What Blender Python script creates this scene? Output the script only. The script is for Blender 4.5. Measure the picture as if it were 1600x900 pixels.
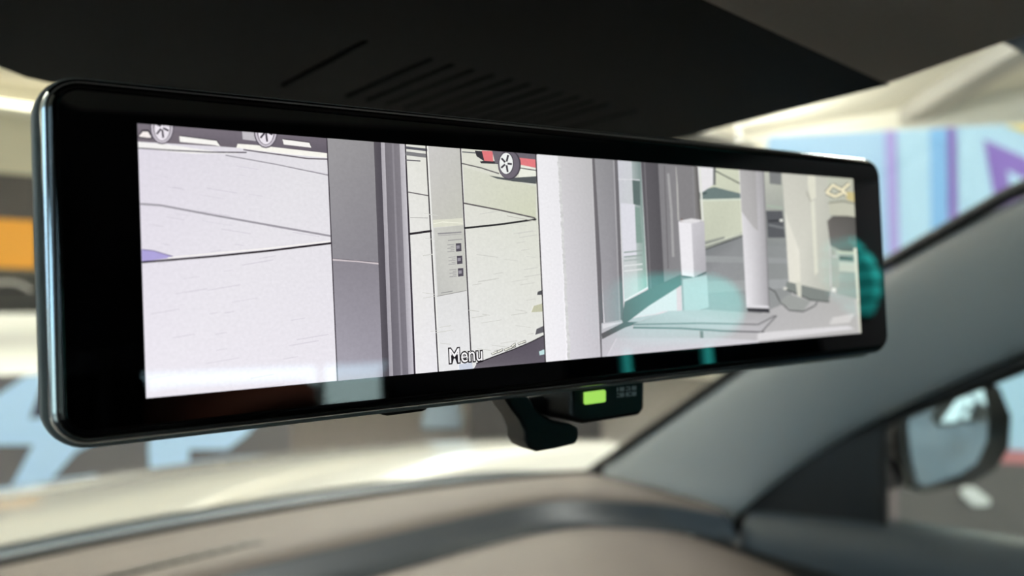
import bpy, bmesh, math, random
from mathutils import Vector, Matrix
random.seed(7)
for o in list(bpy.data.objects):
    bpy.data.objects.remove(o)
SC = bpy.context.scene
COL = SC.collection
V = Vector

# ------------------------------------------------------------ camera, world, lights
CAM = V((-0.20, 0.0, 1.30))
YAW = math.radians(42.0)
F = 1150.0                                   # focal length in pixels of the 1600 x 900 frame
FWD = V((math.sin(YAW), math.cos(YAW), 0)); RGT = V((math.cos(YAW), -math.sin(YAW), 0)); UP = V((0, 0, 1))
cd = bpy.data.cameras.new('camera'); cam = bpy.data.objects.new('camera', cd); COL.objects.link(cam)
cam.location = CAM; cam.rotation_euler = (math.pi / 2, 0, -YAW)
cd.sensor_width = 36; cd.lens = 36 * F / 1600; cd.clip_start = 0.01
cd.dof.use_dof = True; cd.dof.focus_distance = 0.16; cd.dof.aperture_fstop = 9.5
SC.camera = cam

w = bpy.data.worlds.new('sky'); SC.world = w; w.use_nodes = True
bg = w.node_tree.nodes['Background']
bg.inputs[0].default_value = (0.62, 0.80, 1.0, 1); bg.inputs[1].default_value = 3.0

sun = bpy.data.lights.new('sun', 'SUN'); so = bpy.data.objects.new('sun', sun); COL.objects.link(so)
sun.energy = 5.0; sun.angle = 0.01; sun.color = (1, .93, .82)
so.rotation_euler = (math.radians(52), 0, math.radians(-60))

SC.view_settings.view_transform = 'Standard'; SC.view_settings.look = 'None'
SC.view_settings.gamma = 1.0; SC.view_settings.use_curve_mapping = False
SC.view_settings.exposure = 0.0

def area(name, loc, size, energy, col, down=True):
    l = bpy.data.lights.new(name, 'AREA'); l.shape = 'RECTANGLE'; l.size, l.size_y = size
    l.energy = energy; l.color = col
    o = bpy.data.objects.new(name, l); COL.objects.link(o); o.location = loc
    o.rotation_euler = (0 if down else math.pi, 0, 0)
    return o
# added fill lamps (made-up pendant housings are built below) wash the ceiling
UPL = [(-1.0, 4.6), (3.2, 5.4), (4.4, 1.0), (-1.5, -2.5), (3.5, -3.0), (6.8, 4.6)]
for (x, y) in UPL:
    area('ceiling_fill', (x, y, 2.99), (1.5, .3), 300, (1, .965, .885), down=False)
for (x, y) in [(1.6, 3.2), (.3, -1.2), (5.6, 2.2)]:
    area('ceiling_lamp', (x, y, 3.36), (1.2, .5), 100, (1, .97, .92))

# added fill spot under the headliner, brightens the teal headrest and pad
rl = bpy.data.lights.new('teal_fill_spot', 'SPOT'); ro = bpy.data.objects.new('teal_fill_spot', rl); COL.objects.link(ro)
rl.energy = 26; rl.spot_size = math.radians(75); rl.spot_blend = .4; rl.shadow_soft_size = .012; rl.color = (.95, .98, 1)
RLP = V((.45, -.12, 1.438)); ro.location = RLP
ro.rotation_euler = (V((.52, -.54, 1.30)) - RLP).to_track_quat('-Z', 'Y').to_euler()

# ------------------------------------------------------------ helpers
def lin(c):
    return tuple(((v / 255) / 12.92 if v / 255 <= .04045 else ((v / 255 + .055) / 1.055) ** 2.4) for v in c)

def mat(name, rgb, rough=.5, metal=0, ior=1.5, bump=0, scale=400, var=0, emit=0, coat=0):
    m = bpy.data.materials.new(name); m.use_nodes = True
    nt = m.node_tree; p = nt.nodes['Principled BSDF']
    c = lin(rgb) + (1,)
    p.inputs['Base Color'].default_value = c
    p.inputs['Roughness'].default_value = rough; p.inputs['Metallic'].default_value = metal
    p.inputs['IOR'].default_value = ior; p.inputs['Coat Weight'].default_value = coat
    if emit:
        p.inputs['Emission Color'].default_value = c; p.inputs['Emission Strength'].default_value = emit
    if bump or var:
        tc = nt.nodes.new('ShaderNodeTexCoord'); n = nt.nodes.new('ShaderNodeTexNoise')
        n.inputs['Scale'].default_value = scale; n.inputs['Detail'].default_value = 4
        nt.links.new(tc.outputs['Object'], n.inputs['Vector'])
        if bump:
            b = nt.nodes.new('ShaderNodeBump'); b.inputs['Strength'].default_value = bump
            b.inputs['Distance'].default_value = .001
            nt.links.new(n.outputs[0], b.inputs['Height']); nt.links.new(b.outputs[0], p.inputs['Normal'])
        if var:
            r = nt.nodes.new('ShaderNodeMapRange'); r.inputs[3].default_value = 1 - var; r.inputs[4].default_value = 1 + var
            nt.links.new(n.outputs[0], r.inputs[0])
            x = nt.nodes.new('ShaderNodeMix'); x.data_type = 'RGBA'; x.blend_type = 'MULTIPLY'; x.inputs[0].default_value = 1
            x.inputs[6].default_value = c; nt.links.new(r.outputs[0], x.inputs[7])
            nt.links.new(x.outputs[2], p.inputs['Base Color'])
    return m

def glass(name, tint=(245, 250, 248), f=.04):
    m = bpy.data.materials.new(name); m.use_nodes = True; nt = m.node_tree
    nt.nodes.remove(nt.nodes['Principled BSDF']); out = nt.nodes['Material Output']
    t = nt.nodes.new('ShaderNodeBsdfTransparent'); t.inputs[0].default_value = lin(tint) + (1,)
    g = nt.nodes.new('ShaderNodeBsdfGlossy'); g.inputs['Roughness'].default_value = .01
    lw = nt.nodes.new('ShaderNodeLayerWeight'); lw.inputs[0].default_value = .5      # facing is the same from both sides of the sheet
    pw = nt.nodes.new('ShaderNodeMath'); pw.operation = 'POWER'; pw.inputs[1].default_value = 5
    fr = nt.nodes.new('ShaderNodeMath'); fr.operation = 'MULTIPLY_ADD'; fr.inputs[1].default_value = .85; fr.inputs[2].default_value = f
    nt.links.new(lw.outputs['Facing'], pw.inputs[0]); nt.links.new(pw.outputs[0], fr.inputs[0])
    mx = nt.nodes.new('ShaderNodeMixShader')
    nt.links.new(fr.outputs[0], mx.inputs[0]); nt.links.new(t.outputs[0], mx.inputs[1]); nt.links.new(g.outputs[0], mx.inputs[2])
    nt.links.new(mx.outputs[0], out.inputs[0])
    return m

def link_mesh(name, me, m=None, parent=None, smooth=False):
    o = bpy.data.objects.new(name, me); COL.objects.link(o)
    if m is not None:
        for k in (m if isinstance(m, (list, tuple)) else [m]): me.materials.append(k)
    if parent is not None: o.parent = parent
    if smooth:
        for p in me.polygons: p.use_smooth = True
    return o

def obj(name, bm, m, parent=None, smooth=False, bevel=0, seg=2, subd=0):
    bmesh.ops.recalc_face_normals(bm, faces=bm.faces)
    me = bpy.data.meshes.new(name); bm.to_mesh(me); bm.free()
    o = link_mesh(name, me, m, parent, smooth or bool(subd))
    if bevel:
        b = o.modifiers.new('bevel', 'BEVEL'); b.width = bevel; b.segments = seg; b.limit_method = 'ANGLE'; b.angle_limit = math.radians(35)
        if not smooth and not subd:
            for p in me.polygons: p.use_smooth = True
            n = o.modifiers.new('wn', 'WEIGHTED_NORMAL'); n.keep_sharp = True
    if subd:
        s = o.modifiers.new('sub', 'SUBSURF'); s.levels = subd; s.render_levels = subd
    return o

def thing(name, label, cat, loc=(0, 0, 0), rot=None, group=None):
    o = bpy.data.objects.new(name, None); COL.objects.link(o); o.empty_display_size = .05
    o.location = loc
    if rot is not None: o.rotation_euler = rot
    return tag(o, label, cat, group)
def tag(o, label, cat, group=None):
    o['label'] = label; o['category'] = cat
    if group: o['group'] = group
    return o
def struct(o):
    o['kind'] = 'structure'; return o

def add_box(bm, c, s, rz=0):
    M = Matrix.Translation(V(c)) @ Matrix.Rotation(rz, 4, 'Z') @ Matrix.Diagonal(V((s[0], s[1], s[2], 1)))
    bmesh.ops.create_cube(bm, size=1, matrix=M); return bm
def box(c, s, rz=0): return add_box(bmesh.new(), c, s, rz)
def loft(rows, closed_u=False, closed_v=False, caps=False):
    bm = bmesh.new(); R = [[bm.verts.new(p) for p in r] for r in rows]
    n = len(R); k = len(R[0])
    for i in range(n if closed_v else n - 1):
        for j in range(k if closed_u else k - 1):
            q = [R[i][j], R[i][(j + 1) % k], R[(i + 1) % n][(j + 1) % k], R[(i + 1) % n][j]]
            bm.faces.new(q)
    if caps: bm.faces.new(R[0]); bm.faces.new(R[-1])
    return bm
def prism(pts, d):
    bm = bmesh.new(); a = [bm.verts.new(p) for p in pts]; b = [bm.verts.new(V(p) + V(d)) for p in pts]
    bm.faces.new(a); bm.faces.new(b[::-1]); n = len(a)
    for i in range(n): bm.faces.new((a[i], a[(i + 1) % n], b[(i + 1) % n], b[i]))
    return bm
def add_tube(bm, pts, r, seg=12, caps=True):
    pts = [V(p) for p in pts]; rows = []
    for i, p in enumerate(pts):
        d = (pts[min(i + 1, len(pts) - 1)] - pts[max(i - 1, 0)]).normalized()
        a = d.cross(V((0, 0, 1)));
        if a.length < .05: a = d.cross(V((0, 1, 0)))
        a.normalize(); b = d.cross(a)
        rr = r[i] if isinstance(r, (list, tuple)) else r
        rows.append([bm.verts.new(p + (a * math.cos(t) + b * math.sin(t)) * rr) for t in [2 * math.pi * k / seg for k in range(seg)]])
    for i in range(len(rows) - 1):
        for j in range(seg):
            bm.faces.new((rows[i][j], rows[i][(j + 1) % seg], rows[i + 1][(j + 1) % seg], rows[i + 1][j]))
    if caps: bm.faces.new(rows[0]); bm.faces.new(rows[-1])
    return bm
def ray(px, py):                             # measured pixel -> direction with unit depth along the optical axis
    return FWD + RGT * ((px - 800) / F) + UP * ((450 - py) / F)
def P(px, py, d): return CAM + ray(px, py) * d
def on_x(px, py, x):
    r = ray(px, py); return CAM + r * ((x - CAM.x) / r.x)
def on_z(px, py, z):
    r = ray(px, py); return CAM + r * ((z - CAM.z) / r.z)

# ------------------------------------------------------------ materials
M_black_gloss = mat('half silvered black glass', (3, 4, 5), .02, ior=2.5)
M_chrome = mat('dark chrome', (204, 212, 220), .12, metal=1)
M_bevel = mat('black gloss plastic', (8, 9, 10), .12)
M_black = mat('black satin plastic', (14, 14, 15), .38, bump=.15, scale=2500)
M_shell = mat('charcoal grained plastic', (50, 51, 52), .5, bump=.3, scale=1800)
M_cover = mat('black moulded plastic', (15, 15, 17), .6, ior=1.125, bump=.2, scale=2500)
M_slot = mat('vent slot black', (9, 9, 9), .4)
M_liner = mat('charcoal woven headliner', (50, 48, 48), .95, bump=.5, scale=900, var=.15)
M_console = mat('warm grey console cloth', (172, 160, 152), .95, bump=.5, scale=900, var=.12)
M_pillar = mat('grey woven pillar cloth', (186, 188, 188), .95, bump=.5, scale=700, var=.12)
M_rubber = mat('black rubber', (13, 14, 15), .6)
M_dash = mat('taupe soft touch plastic', (98, 89, 84), .62, bump=.3, scale=900, var=.05)
M_dash_trim = mat('slate satin trim', (40, 46, 53), .38, bump=.15, scale=900)
M_door = mat('dark slate door plastic', (52, 60, 68), .55, bump=.25, scale=900)
M_cowl = mat('slate cowl plastic', (84, 98, 110), .4)
M_paint = mat('cream car paint', (212, 210, 204), .18, coat=1, ior=1.5)
M_white_paint = mat('white car paint', (226, 226, 222), .2, coat=1)
M_teal = mat('teal ribbed cloth', (38, 190, 180), .8, bump=.3, scale=500)
M_seat = mat('charcoal seat cloth', (40, 40, 42), .9, bump=.4, scale=600)
M_tan = mat('tan leather', (150, 92, 68), .55)
M_wind = glass('clear windshield glass', (240, 247, 246), .03)
M_side = glass('clear side glass', (240, 247, 246), .03)
M_pane = glass('clear shop window glass', (248, 252, 250), .03)
M_dark_tint = glass('dark light blocking glass', (38, 42, 46), .03)  # dark tint added to keep side daylight out of the rearview mirror
M_brown = mat('brown hand reflection', (196, 118, 88), .55)  # brown chosen for the warm hand tone reflected in the mirror
M_mirror = mat('silvered mirror glass', (225, 235, 238), .01, metal=1)
M_floor = mat('brown grey polished floor tiles', (84, 80, 79), .55, var=.08, scale=3)
M_ceil = mat('cream ceiling plaster', (238, 232, 216), .9)
M_wall = mat('beige wall plaster', (206, 196, 170), .9, var=.04, scale=5)
M_dark = mat('dark brown wall cladding', (58, 53, 50), .7)
M_pave = mat('pale outdoor paving', (200, 196, 186), .9, var=.06, scale=4)
M_frame = mat('grey window frame', (92, 92, 94), .5)
M_lblue = mat('printed light blue', (190, 220, 246), .6)
M_navy = mat('printed navy', (38, 42, 66), .6)
M_board = mat('taupe display board', (92, 88, 88), .7)
M_orange = mat('orange panel print', (236, 160, 40), .6)
M_lamp = mat('lamp diffuser', (255, 246, 226), .5, emit=3.0)
M_white = mat('white lacquer', (232, 232, 230), .4)
M_bcol = mat('blue grey column', (134, 150, 164), .7)
M_tyre = mat('tyre rubber', (20, 20, 21), .8)
M_alloy = mat('alloy wheel', (170, 172, 175), .3, metal=1)

# ------------------------------------------------------------ the showroom
ZC = 3.4
struct(obj('floor', box((2.0, 1.0, -.05), (16, 18, .1)), M_floor))
struct(obj('ceiling', box((2.0, 1.0, ZC + .05), (16, 18, .1)), M_ceil))
wf = struct(obj('wall_front', box((2.0, 9.05, ZC / 2), (16, .1, ZC)), M_wall))
struct(obj('wall_right', box((9.05, 1.0, ZC / 2), (.1, 16, ZC)), M_ceil))
# dark cladding panels on the lower part of the front wall
for k in range(10):
    obj('wall_panel', box((-5.2 + k * 1.5, 8.98, 1.23), (1.47, .04, 2.46)), M_dark, wf, bevel=.006)
# ceiling beam on the right
b0 = on_z(1428, 192, ZC - .18); b1 = on_z(1592, 92, ZC - .18)
d = (b1 - b0); d.z = 0; d.normalize(); n = V((-d.y, d.x, 0)) * .13
a0 = b0 - d * 3; a1 = b1 + d * 3
bm = prism([a0 + n, a0 - n, a1 - n, a1 + n], (0, 0, .178))
struct(obj('trim_1', bm, mat('grey beam paint', (188, 184, 176), .9), bevel=.01))
# cove along the front wall
struct(obj('trim_2', box((2.0, 8.94, 3.10), (15.8, .12, .05)), M_ceil))
cv = tag(obj('cove_light', box((.5, 8.95, 3.16), (9.0, .06, .05)), M_lamp), 'long warm light strip glowing on the ledge high on the beige front wall', 'light')
# window walls: left and rear
def window(name, x0, y0, x1, y1, npane):
    L = (V((x1, y1, 0)) - V((x0, y0, 0))).length; dr = (V((x1, y1, 0)) - V((x0, y0, 0))) / L
    rz = math.atan2(dr.y, dr.x); mid = (V((x0, y0, 0)) + V((x1, y1, 0))) / 2
    bm = bmesh.new()
    add_box(bm, mid + V((0, 0, .06)), (L, .12, .12), rz); add_box(bm, mid + V((0, 0, ZC - .06)), (L, .12, .12), rz)
    fr = struct(obj(name, bm, M_frame, bevel=.006))
    for k in range(npane + 1):
        p = V((x0, y0, 0)) + dr * (L * k / npane)
        obj('mullion', box(p + V((0, 0, ZC / 2)), (.09, .13, ZC - .25), rz), M_frame, fr)
    for k in range(npane):
        p = V((x0, y0, 0)) + dr * (L * (k + .5) / npane)
        obj('pane', box(p + V((0, 0, ZC / 2)), (L / npane - .1, .008, ZC - .26), rz), M_pane, fr)
window('window_1', -6, -7.8, -6, 8.8, 7)
window('window_2', -5.9, -8, 9, -8, 7)
pv = struct(obj('trim_3', box((-3, -2, -.16), (60, 60, .1)), M_pave)); pv.name = 'floor_outside'
# lamps in the ceiling and the added pendant fill lamps
UPW = ['ahead of the white parked car', 'before the blue grey column', 'over the display wall', 'over the rear left window wall', 'behind the passenger side', 'behind the display wall near the front right corner']
for (x, y), wh in zip(UPL, UPW):
    t = thing('ceiling_fill_pendant', 'slim grey added pendant fill lamp under the ceiling ' + wh, 'lamp', (x, y, ZC), None, 'added ceiling fill lamps')
    bm = box((0, 0, -.47), (1.6, .36, .06)); obj('lamp_body', bm, M_frame, t, bevel=.01)
    for s in (-1, 1):
        obj('hanging_wire', add_tube(bmesh.new(), [(s * .7, 0, -.44), (s * .7, 0, 0)], .004, 6), M_frame, t)
for (x, y), wh in zip([(1.6, 3.2), (.3, -1.2), (5.6, 2.2)], ['above the nose of the hood', 'above the cabin roof', 'beyond the display wall']):
    t = thing('ceiling_light', 'flat rectangular ceiling light set flush ' + wh, 'light', (x, y, ZC), None, 'flush ceiling lights')
    obj('lamp_frame', box((0, 0, -.012), (1.3, .6, .022)), M_white, t)
    obj('diffuser', box((0, 0, -.027), (1.2, .5, .01)), M_lamp, t)

# display wall with the printed blue and purple banner
pA = P(1200, 450, 4.2); pB = P(1600, 450, 3.875); pA.z = pB.z = 0
dr = (pB - pA).normalized(); rz = math.atan2(dr.y, dr.x); Lw = 3.1
zt = 1.3 + (450 - 212) * 4.2 / F; zb = .43
nr = V((-dr.y, dr.x, 0));
if nr.dot(CAM - pA) < 0: nr = -nr
t = thing('display_wall', 'tall freestanding display wall printed with pale blue and purple stripes beside the car', 'display wall', pA)
c = dr * (Lw / 2) - nr * .07
obj('wall_board', box(c + V((0, 0, (zt + zb) / 2)), (Lw, .12, zt - zb), rz), mat('banner ground light blue', (172, 204, 234), .6), t, bevel=.004)
obj('plinth', box(c + V((0, 0, zb / 2)), (Lw - .1, .2, zb), rz), M_board, t, bevel=.01)
obj('plinth_rail', box(c + nr * .06 + V((0, 0, zb - .02)), (Lw, .09, .06), rz), mat('rose plinth rail', (186, 120, 124), .6), t)
def on_banner(px, py, off=.0):
    r = ray(px, py); q = (pA + nr * off - CAM).dot(nr) / r.dot(nr); return CAM + r * q - pA
M_pur = mat('printed purple', (124, 96, 178), .6); M_lil = mat('printed lilac', (170, 156, 218), .6)
M_cy = mat('printed pale cyan', (180, 214, 236), .6); M_bl = mat('printed mid blue', (128, 178, 226), .6)
M_yel = mat('printed yellow', (232, 206, 120), .6)
def stripe(name, m, x0, x1, y0=None, y1=None, lean=6):
    def xz(px, z):
        q = on_banner(px, 400, -.005); return V((q.x, q.y, z))
    z0, z1 = zb + .02, zt - .005
    a, b = xz(x0, z1), xz(x1, z1); c_, d_ = xz(x1 + lean, z0), xz(x0 + lean, z0)
    obj(name, prism([a, b, c_, d_], nr * .006), m, t)
stripe('printed_stripe', M_lil, 1383, 1399, lean=16)
stripe('printed_stripe', M_cy, 1403, 1452)
stripe('printed_stripe', M_bl, 1452, 1478)
stripe('printed_stripe', M_pur, 1480, 1492, lean=10)
stripe('printed_stripe', M_cy, 1496, 1900)
def flat(name, m, px, off=.0075):
    obj(name, prism([on_banner(x, y, off - .006) for x, y in px], nr * .006), m, t)
flat('printed_letter', M_pur, [(1537, 218), (1700, 290), (1700, 400), (1562, 345), (1552, 300)])
flat('printed_letter', M_cy, [(1573, 266), (1690, 326), (1690, 352), (1602, 303), (1577, 288)], .009)
flat('printed_corner', M_yel, [(1570, 196), (1700, 190), (1700, 240), (1640, 222)], .0075)

obj('white_plate', prism([on_banner(x, y, .031) for x, y in [(1499, 765), (1507, 760), (1522, 761), (1546, 780), (1544, 789), (1520, 790), (1502, 774)]], nr * .02), M_white, t, bevel=.004)  # small white angular plate on the plinth front

# things beyond the windshield
t = thing('orange_sign', 'orange rectangular wall panel on the dark cladding, left of the mirror', 'sign', (0, 0, 0))
q0 = CAM + ray(-60, 430) * ((8.93 - CAM.y) / ray(-60, 430).y); q1 = CAM + ray(56, 345) * ((8.93 - CAM.y) / ray(56, 345).y)
obj('sign_board', box(((q0.x + q1.x) / 2, 8.93, (q0.z + q1.z) / 2), (q1.x - q0.x, .05, q1.z - q0.z)), M_orange, t, bevel=.01)
obj('sign_foot', box(((q0.x + q1.x) / 2 + .1, 8.93, q0.z - .05), ((q1.x - q0.x) * .6, .05, .1)), mat('sign green', (112, 122, 60), .7), t)

def wheel(parent, x, y, z, r, wdt, side):
    rows = []
    for k in range(24):
        a = 2 * math.pi * k / 24; rows.append([V((x + e * wdt / 2, y + math.cos(a) * rr, z + math.sin(a) * rr)) for e, rr in ((-1, r * .62), (-1, r * .93), (-.7, r), (.7, r), (1, r * .93), (1, r * .62))])
    tyre = obj('tyre', loft(rows, closed_u=True, closed_v=True), M_tyre, parent, smooth=True)
    bm = bmesh.new()
    for k in range(5):
        a = 2 * math.pi * k / 5
        M = Matrix.Translation((x + side * wdt * .3, y, z)) @ Matrix.Rotation(a, 4, 'X') @ Matrix.Translation((0, r * .32, 0)) @ Matrix.Diagonal((.03, r * .6, r * .16, 1))
        bmesh.ops.create_cube(bm, size=1, matrix=M)
    obj('rim', bm, M_alloy, tyre, bevel=.006)

def parked_car(loc, rz, label):
    t = thing('parked_car', label, 'car', loc, (0, 0, rz))
    # nose points to -y; sections along y: (y, half width, z sill, z belt, half roof width, z roof)
    sec = [(-2.1, .70, .30, .62, .66, .70), (-2.0, .82, .25, .78, .76, .86), (-1.2, .88, .24, .92, .80, 1.0), (-.85, .89, .24, .96, .80, 1.02),
           (-.1, .90, .24, .98, .62, 1.42), (.6, .90, .24, .98, .64, 1.47), (1.4, .90, .24, 1.0, .62, 1.43), (2.0, .86, .26, 1.0, .68, 1.08), (2.15, .80, .32, .92, .70, .98)]
    rows = []
    for (y, hw, zs, zb_, rw, zr) in sec:
        rows.append([V((-hw * .96, y, zs)), V((-hw, y, (zs + zb_) / 2)), V((-hw * .98, y, zb_)), V((-rw, y, zr - .03)), V((-rw * .6, y, zr)), V((rw * .6, y, zr)), V((rw, y, zr - .03)), V((hw * .98, y, zb_)), V((hw, y, (zs + zb_) / 2)), V((hw * .96, y, zs))])
    obj('body', loft(rows, closed_u=True, caps=True), M_white_paint, t, smooth=True, subd=1)
    dk = mat('dark car glass', (22, 24, 27), .08)
    ws = [[V((s * (.70 - .1 * k / 6), -.80 + .70 * k / 6, 1.045 + .395 * k / 6 + .012 - .015 * abs(s) ** 3)) for s in [-1 + i / 4 for i in range(9)]] for k in range(7)]
    g = obj('windshield', loft(ws), dk, t, smooth=True); sd = g.modifiers.new('s', 'SOLIDIFY'); sd.thickness = .01
    bm = bmesh.new(); N = 20
    add_tube(bm, [(.2 + .17 * math.cos(a), -.42 + .05 * math.sin(a), 1.20 + .14 * math.sin(a)) for a in [math.pi * k / N for k in range(N + 1)]], .013, 8)
    obj('dashboard_arch', bm, mat('grey arch', (150, 146, 140), .6), t, smooth=True)
    obj('bumper_grille', box((0, -2.09, .48), (1.0, .06, .2)), M_tyre, t, bevel=.02)
    for s in (-1, 1):
        obj('headlight', box((s * .62, -2.03, .66), (.3, .12, .1)), M_alloy, t, bevel=.03)
        for y in (-1.35, 1.3): wheel(t, s * .80, y, .33, .33, .22, s)
    return t
parked_car((.42, 6.7, 0), .05, 'white car parked nose towards us in the back, left of the mirror')

# low display board with light blue angular shapes
dd = 3.4
g0 = P(-140, 450, dd); g1 = P(455, 450, dd + .5); g0.z = g1.z = 0
t = thing('display_board', 'low taupe display board with light blue angular shapes in front of the hood', 'display board', g0)
dr2 = (g1 - g0).normalized(); n2 = V((-dr2.y, dr2.x, 0)); n2 = n2 if n2.dot(CAM - g0) > 0 else -n2
obj('board_panel', box(dr2 * (g1 - g0).length / 2 - n2 * .04 + V((0, 0, .44)), ((g1 - g0).length, .06, .88), math.atan2(dr2.y, dr2.x)), M_board, t, bevel=.006)
def on_board(px, py, off):
    r = ray(px, py); q = (g0 + n2 * off - CAM).dot(n2) / r.dot(n2); return CAM + r * q - g0
for m, off, pts in [
    (M_lblue, 0, [(-60, 655), (40, 588), (72, 584), (46, 655), (150, 640), (150, 690), (120, 705), (62, 770), (10, 775), (52, 695), (-60, 695)]),
    (M_lblue, 0, [(232, 700), (236, 640), (420, 640), (385, 680), (356, 702), (296, 702), (292, 760), (236, 760)]),
    (M_navy, 0, [(54, 653), (76, 590), (110, 590), (110, 647)])]:
    obj('printed_shape', prism([on_board(x, y, off - .012) for x, y in pts], n2 * .006), m, t)
pc = on_z(692, 676, 0.0); pc = V((-.2, 0, 0)) + V((ray(692, 450).x, ray(692, 450).y, 0)) * 6.9
t = thing('blue_column', 'square blue grey column standing behind the hood, under the mirror', 'column', pc)
obj('shaft', box((0, 0, 1.70), (.32, .32, 3.38), YAW * -1), M_bcol, t, bevel=.01); obj('base', box((0, 0, .06), (.36, .36, .1), -YAW), M_bcol, t, bevel=.01)
pc = V((-.2, 0, 0)) + V((ray(835, 450).x, ray(835, 450).y, 0)) * 6.6
t = thing('reception_counter', 'black counter standing on the floor behind the rearview mirror stem', 'counter', pc, (0, 0, -YAW))
obj('counter_body', box((0, 0, .5), (1.15, .5, 1.0)), mat('counter black', (40, 39, 40), .5), t, bevel=.01)
obj('counter_top', box((0, 0, 1.02), (1.25, .58, .04)), M_white, t, bevel=.005)
# ------------------------------------------------------------ our car: body
car = thing('car', 'cream car we sit in, with taupe dash, grey pillars and clear windshield', 'car')
def cowl_y(x): return 1.0 - .30 * x * x - (.9 * (abs(x) - .6) ** 2 if abs(x) > .6 else 0)
XS = [-.78 + 1.56 * k / 26 for k in range(27)]
def edge_pt(x):                               # outline where the hood rolls over
    pass
# hood: polar-like rows from the cowl line to its outline, then the nose and fender sides
OUT = [(-.90, .98, .992), (-.86, 1.2, .972), (-.78, 1.40, .950), (-.66, 1.56, .930), (-.46, 1.70, .915), (-.22, 1.78, .905), (.02, 1.80, .900), (.22, 1.76, .905), (.46, 1.64, .924), (.66, 1.50, .940), (.78, 1.34, .956), (.86, 1.16, .978), (.90, .98, .995)]
INN = [(-.80 + 1.6 * k / 12) for k in range(13)]
rows = [[], [], [], [], [], [], []]
for (ox, oy, oz), ix in zip(OUT, INN):
    a = V((ix, cowl_y(ix) + .095 - (.1 if abs(ix) > .75 else 0), .984)); b = V((ox, oy, oz))
    for r, f in enumerate((0, .33, .66)):
        p = a.lerp(b, f); p.z += .045 * math.sin(math.pi * f) * .6; rows[r].append(p)
    rows[3].append(b)
    o_ = V((b.x, b.y - .9, 0)).normalized()
    rows[4].append(b + o_ * .05 + V((0, 0, -.03))); rows[5].append(b + o_ * .10 + V((0, 0, -.14))); rows[6].append(b + o_ * .10 + V((0, 0, -.5)))
obj('hood', loft(rows), M_paint, car, smooth=True, subd=2)
# cowl panel and rubber seal along the bottom of the windshield
rows = [[V((x, cowl_y(x) + dy, z)) for x in XS] for dy, z in ((.112, .955), (.108, .976), (.06, .984), (.010, .990), (.006, .96))]
obj('cowl_panel', loft(rows), M_cowl, car, smooth=True)
rows = [[V((x, cowl_y(x) + dy, z)) for x in XS] for dy, z in ((.016, .982), (.013, .993), (-.013, .999), (-.016, .985))]
obj('windshield_seal', loft(rows, closed_u=False), M_rubber, car, smooth=True)
# windshield
def head_pt(x): return V((x, .16 - .26 * x * x, 1.478 - .10 * x * x))
def ws_pt(s, v):
    b = V((.765 * s, cowl_y(.765 * s) + .0, .998)); tp = head_pt(.57 * s)
    p = b.lerp(tp, v); p.z += .035 * math.sin(math.pi * v); p.y += .012 * math.sin(math.pi * v); return p
rows = [[ws_pt(-1 + k / 12, v / 14) for k in range(25)] for v in range(15)]
obj('windshield', loft(rows), M_wind, car, smooth=True)
# headliner, header trim, roof
XH = [-.6 + 1.2 * k / 16 for k in range(17)]
rows = [[head_pt(x) + V((0, dy, dz)) for x in XH] for dy, dz in ((.012, .0), (.008, -.012), (-.03, -.014), (-.05, -.002), (-.052, .012))]
obj('windshield_header', loft(rows), M_shell, car, smooth=True)
rows = [[V((x, head_pt(x).y - .052 + (y if y > -1 else y), head_pt(x).z + dz - .0)) for x in XH] for y, dz in ((0, .004), (-.25, .02), (-.8, .03), (-1.6, .03), (-2.2, -.02))]
obj('headliner', loft(rows), M_liner, car, smooth=True)
rows = [[V((x * 1.12, head_pt(x).y + y, head_pt(x).z + dz)) for x in XH] for y, dz in ((.02, .012), (-.2, .045), (-.8, .06), (-1.6, .055), (-2.3, 0))]
obj('roof_panel', loft(rows), M_paint, car, smooth=True)

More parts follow.
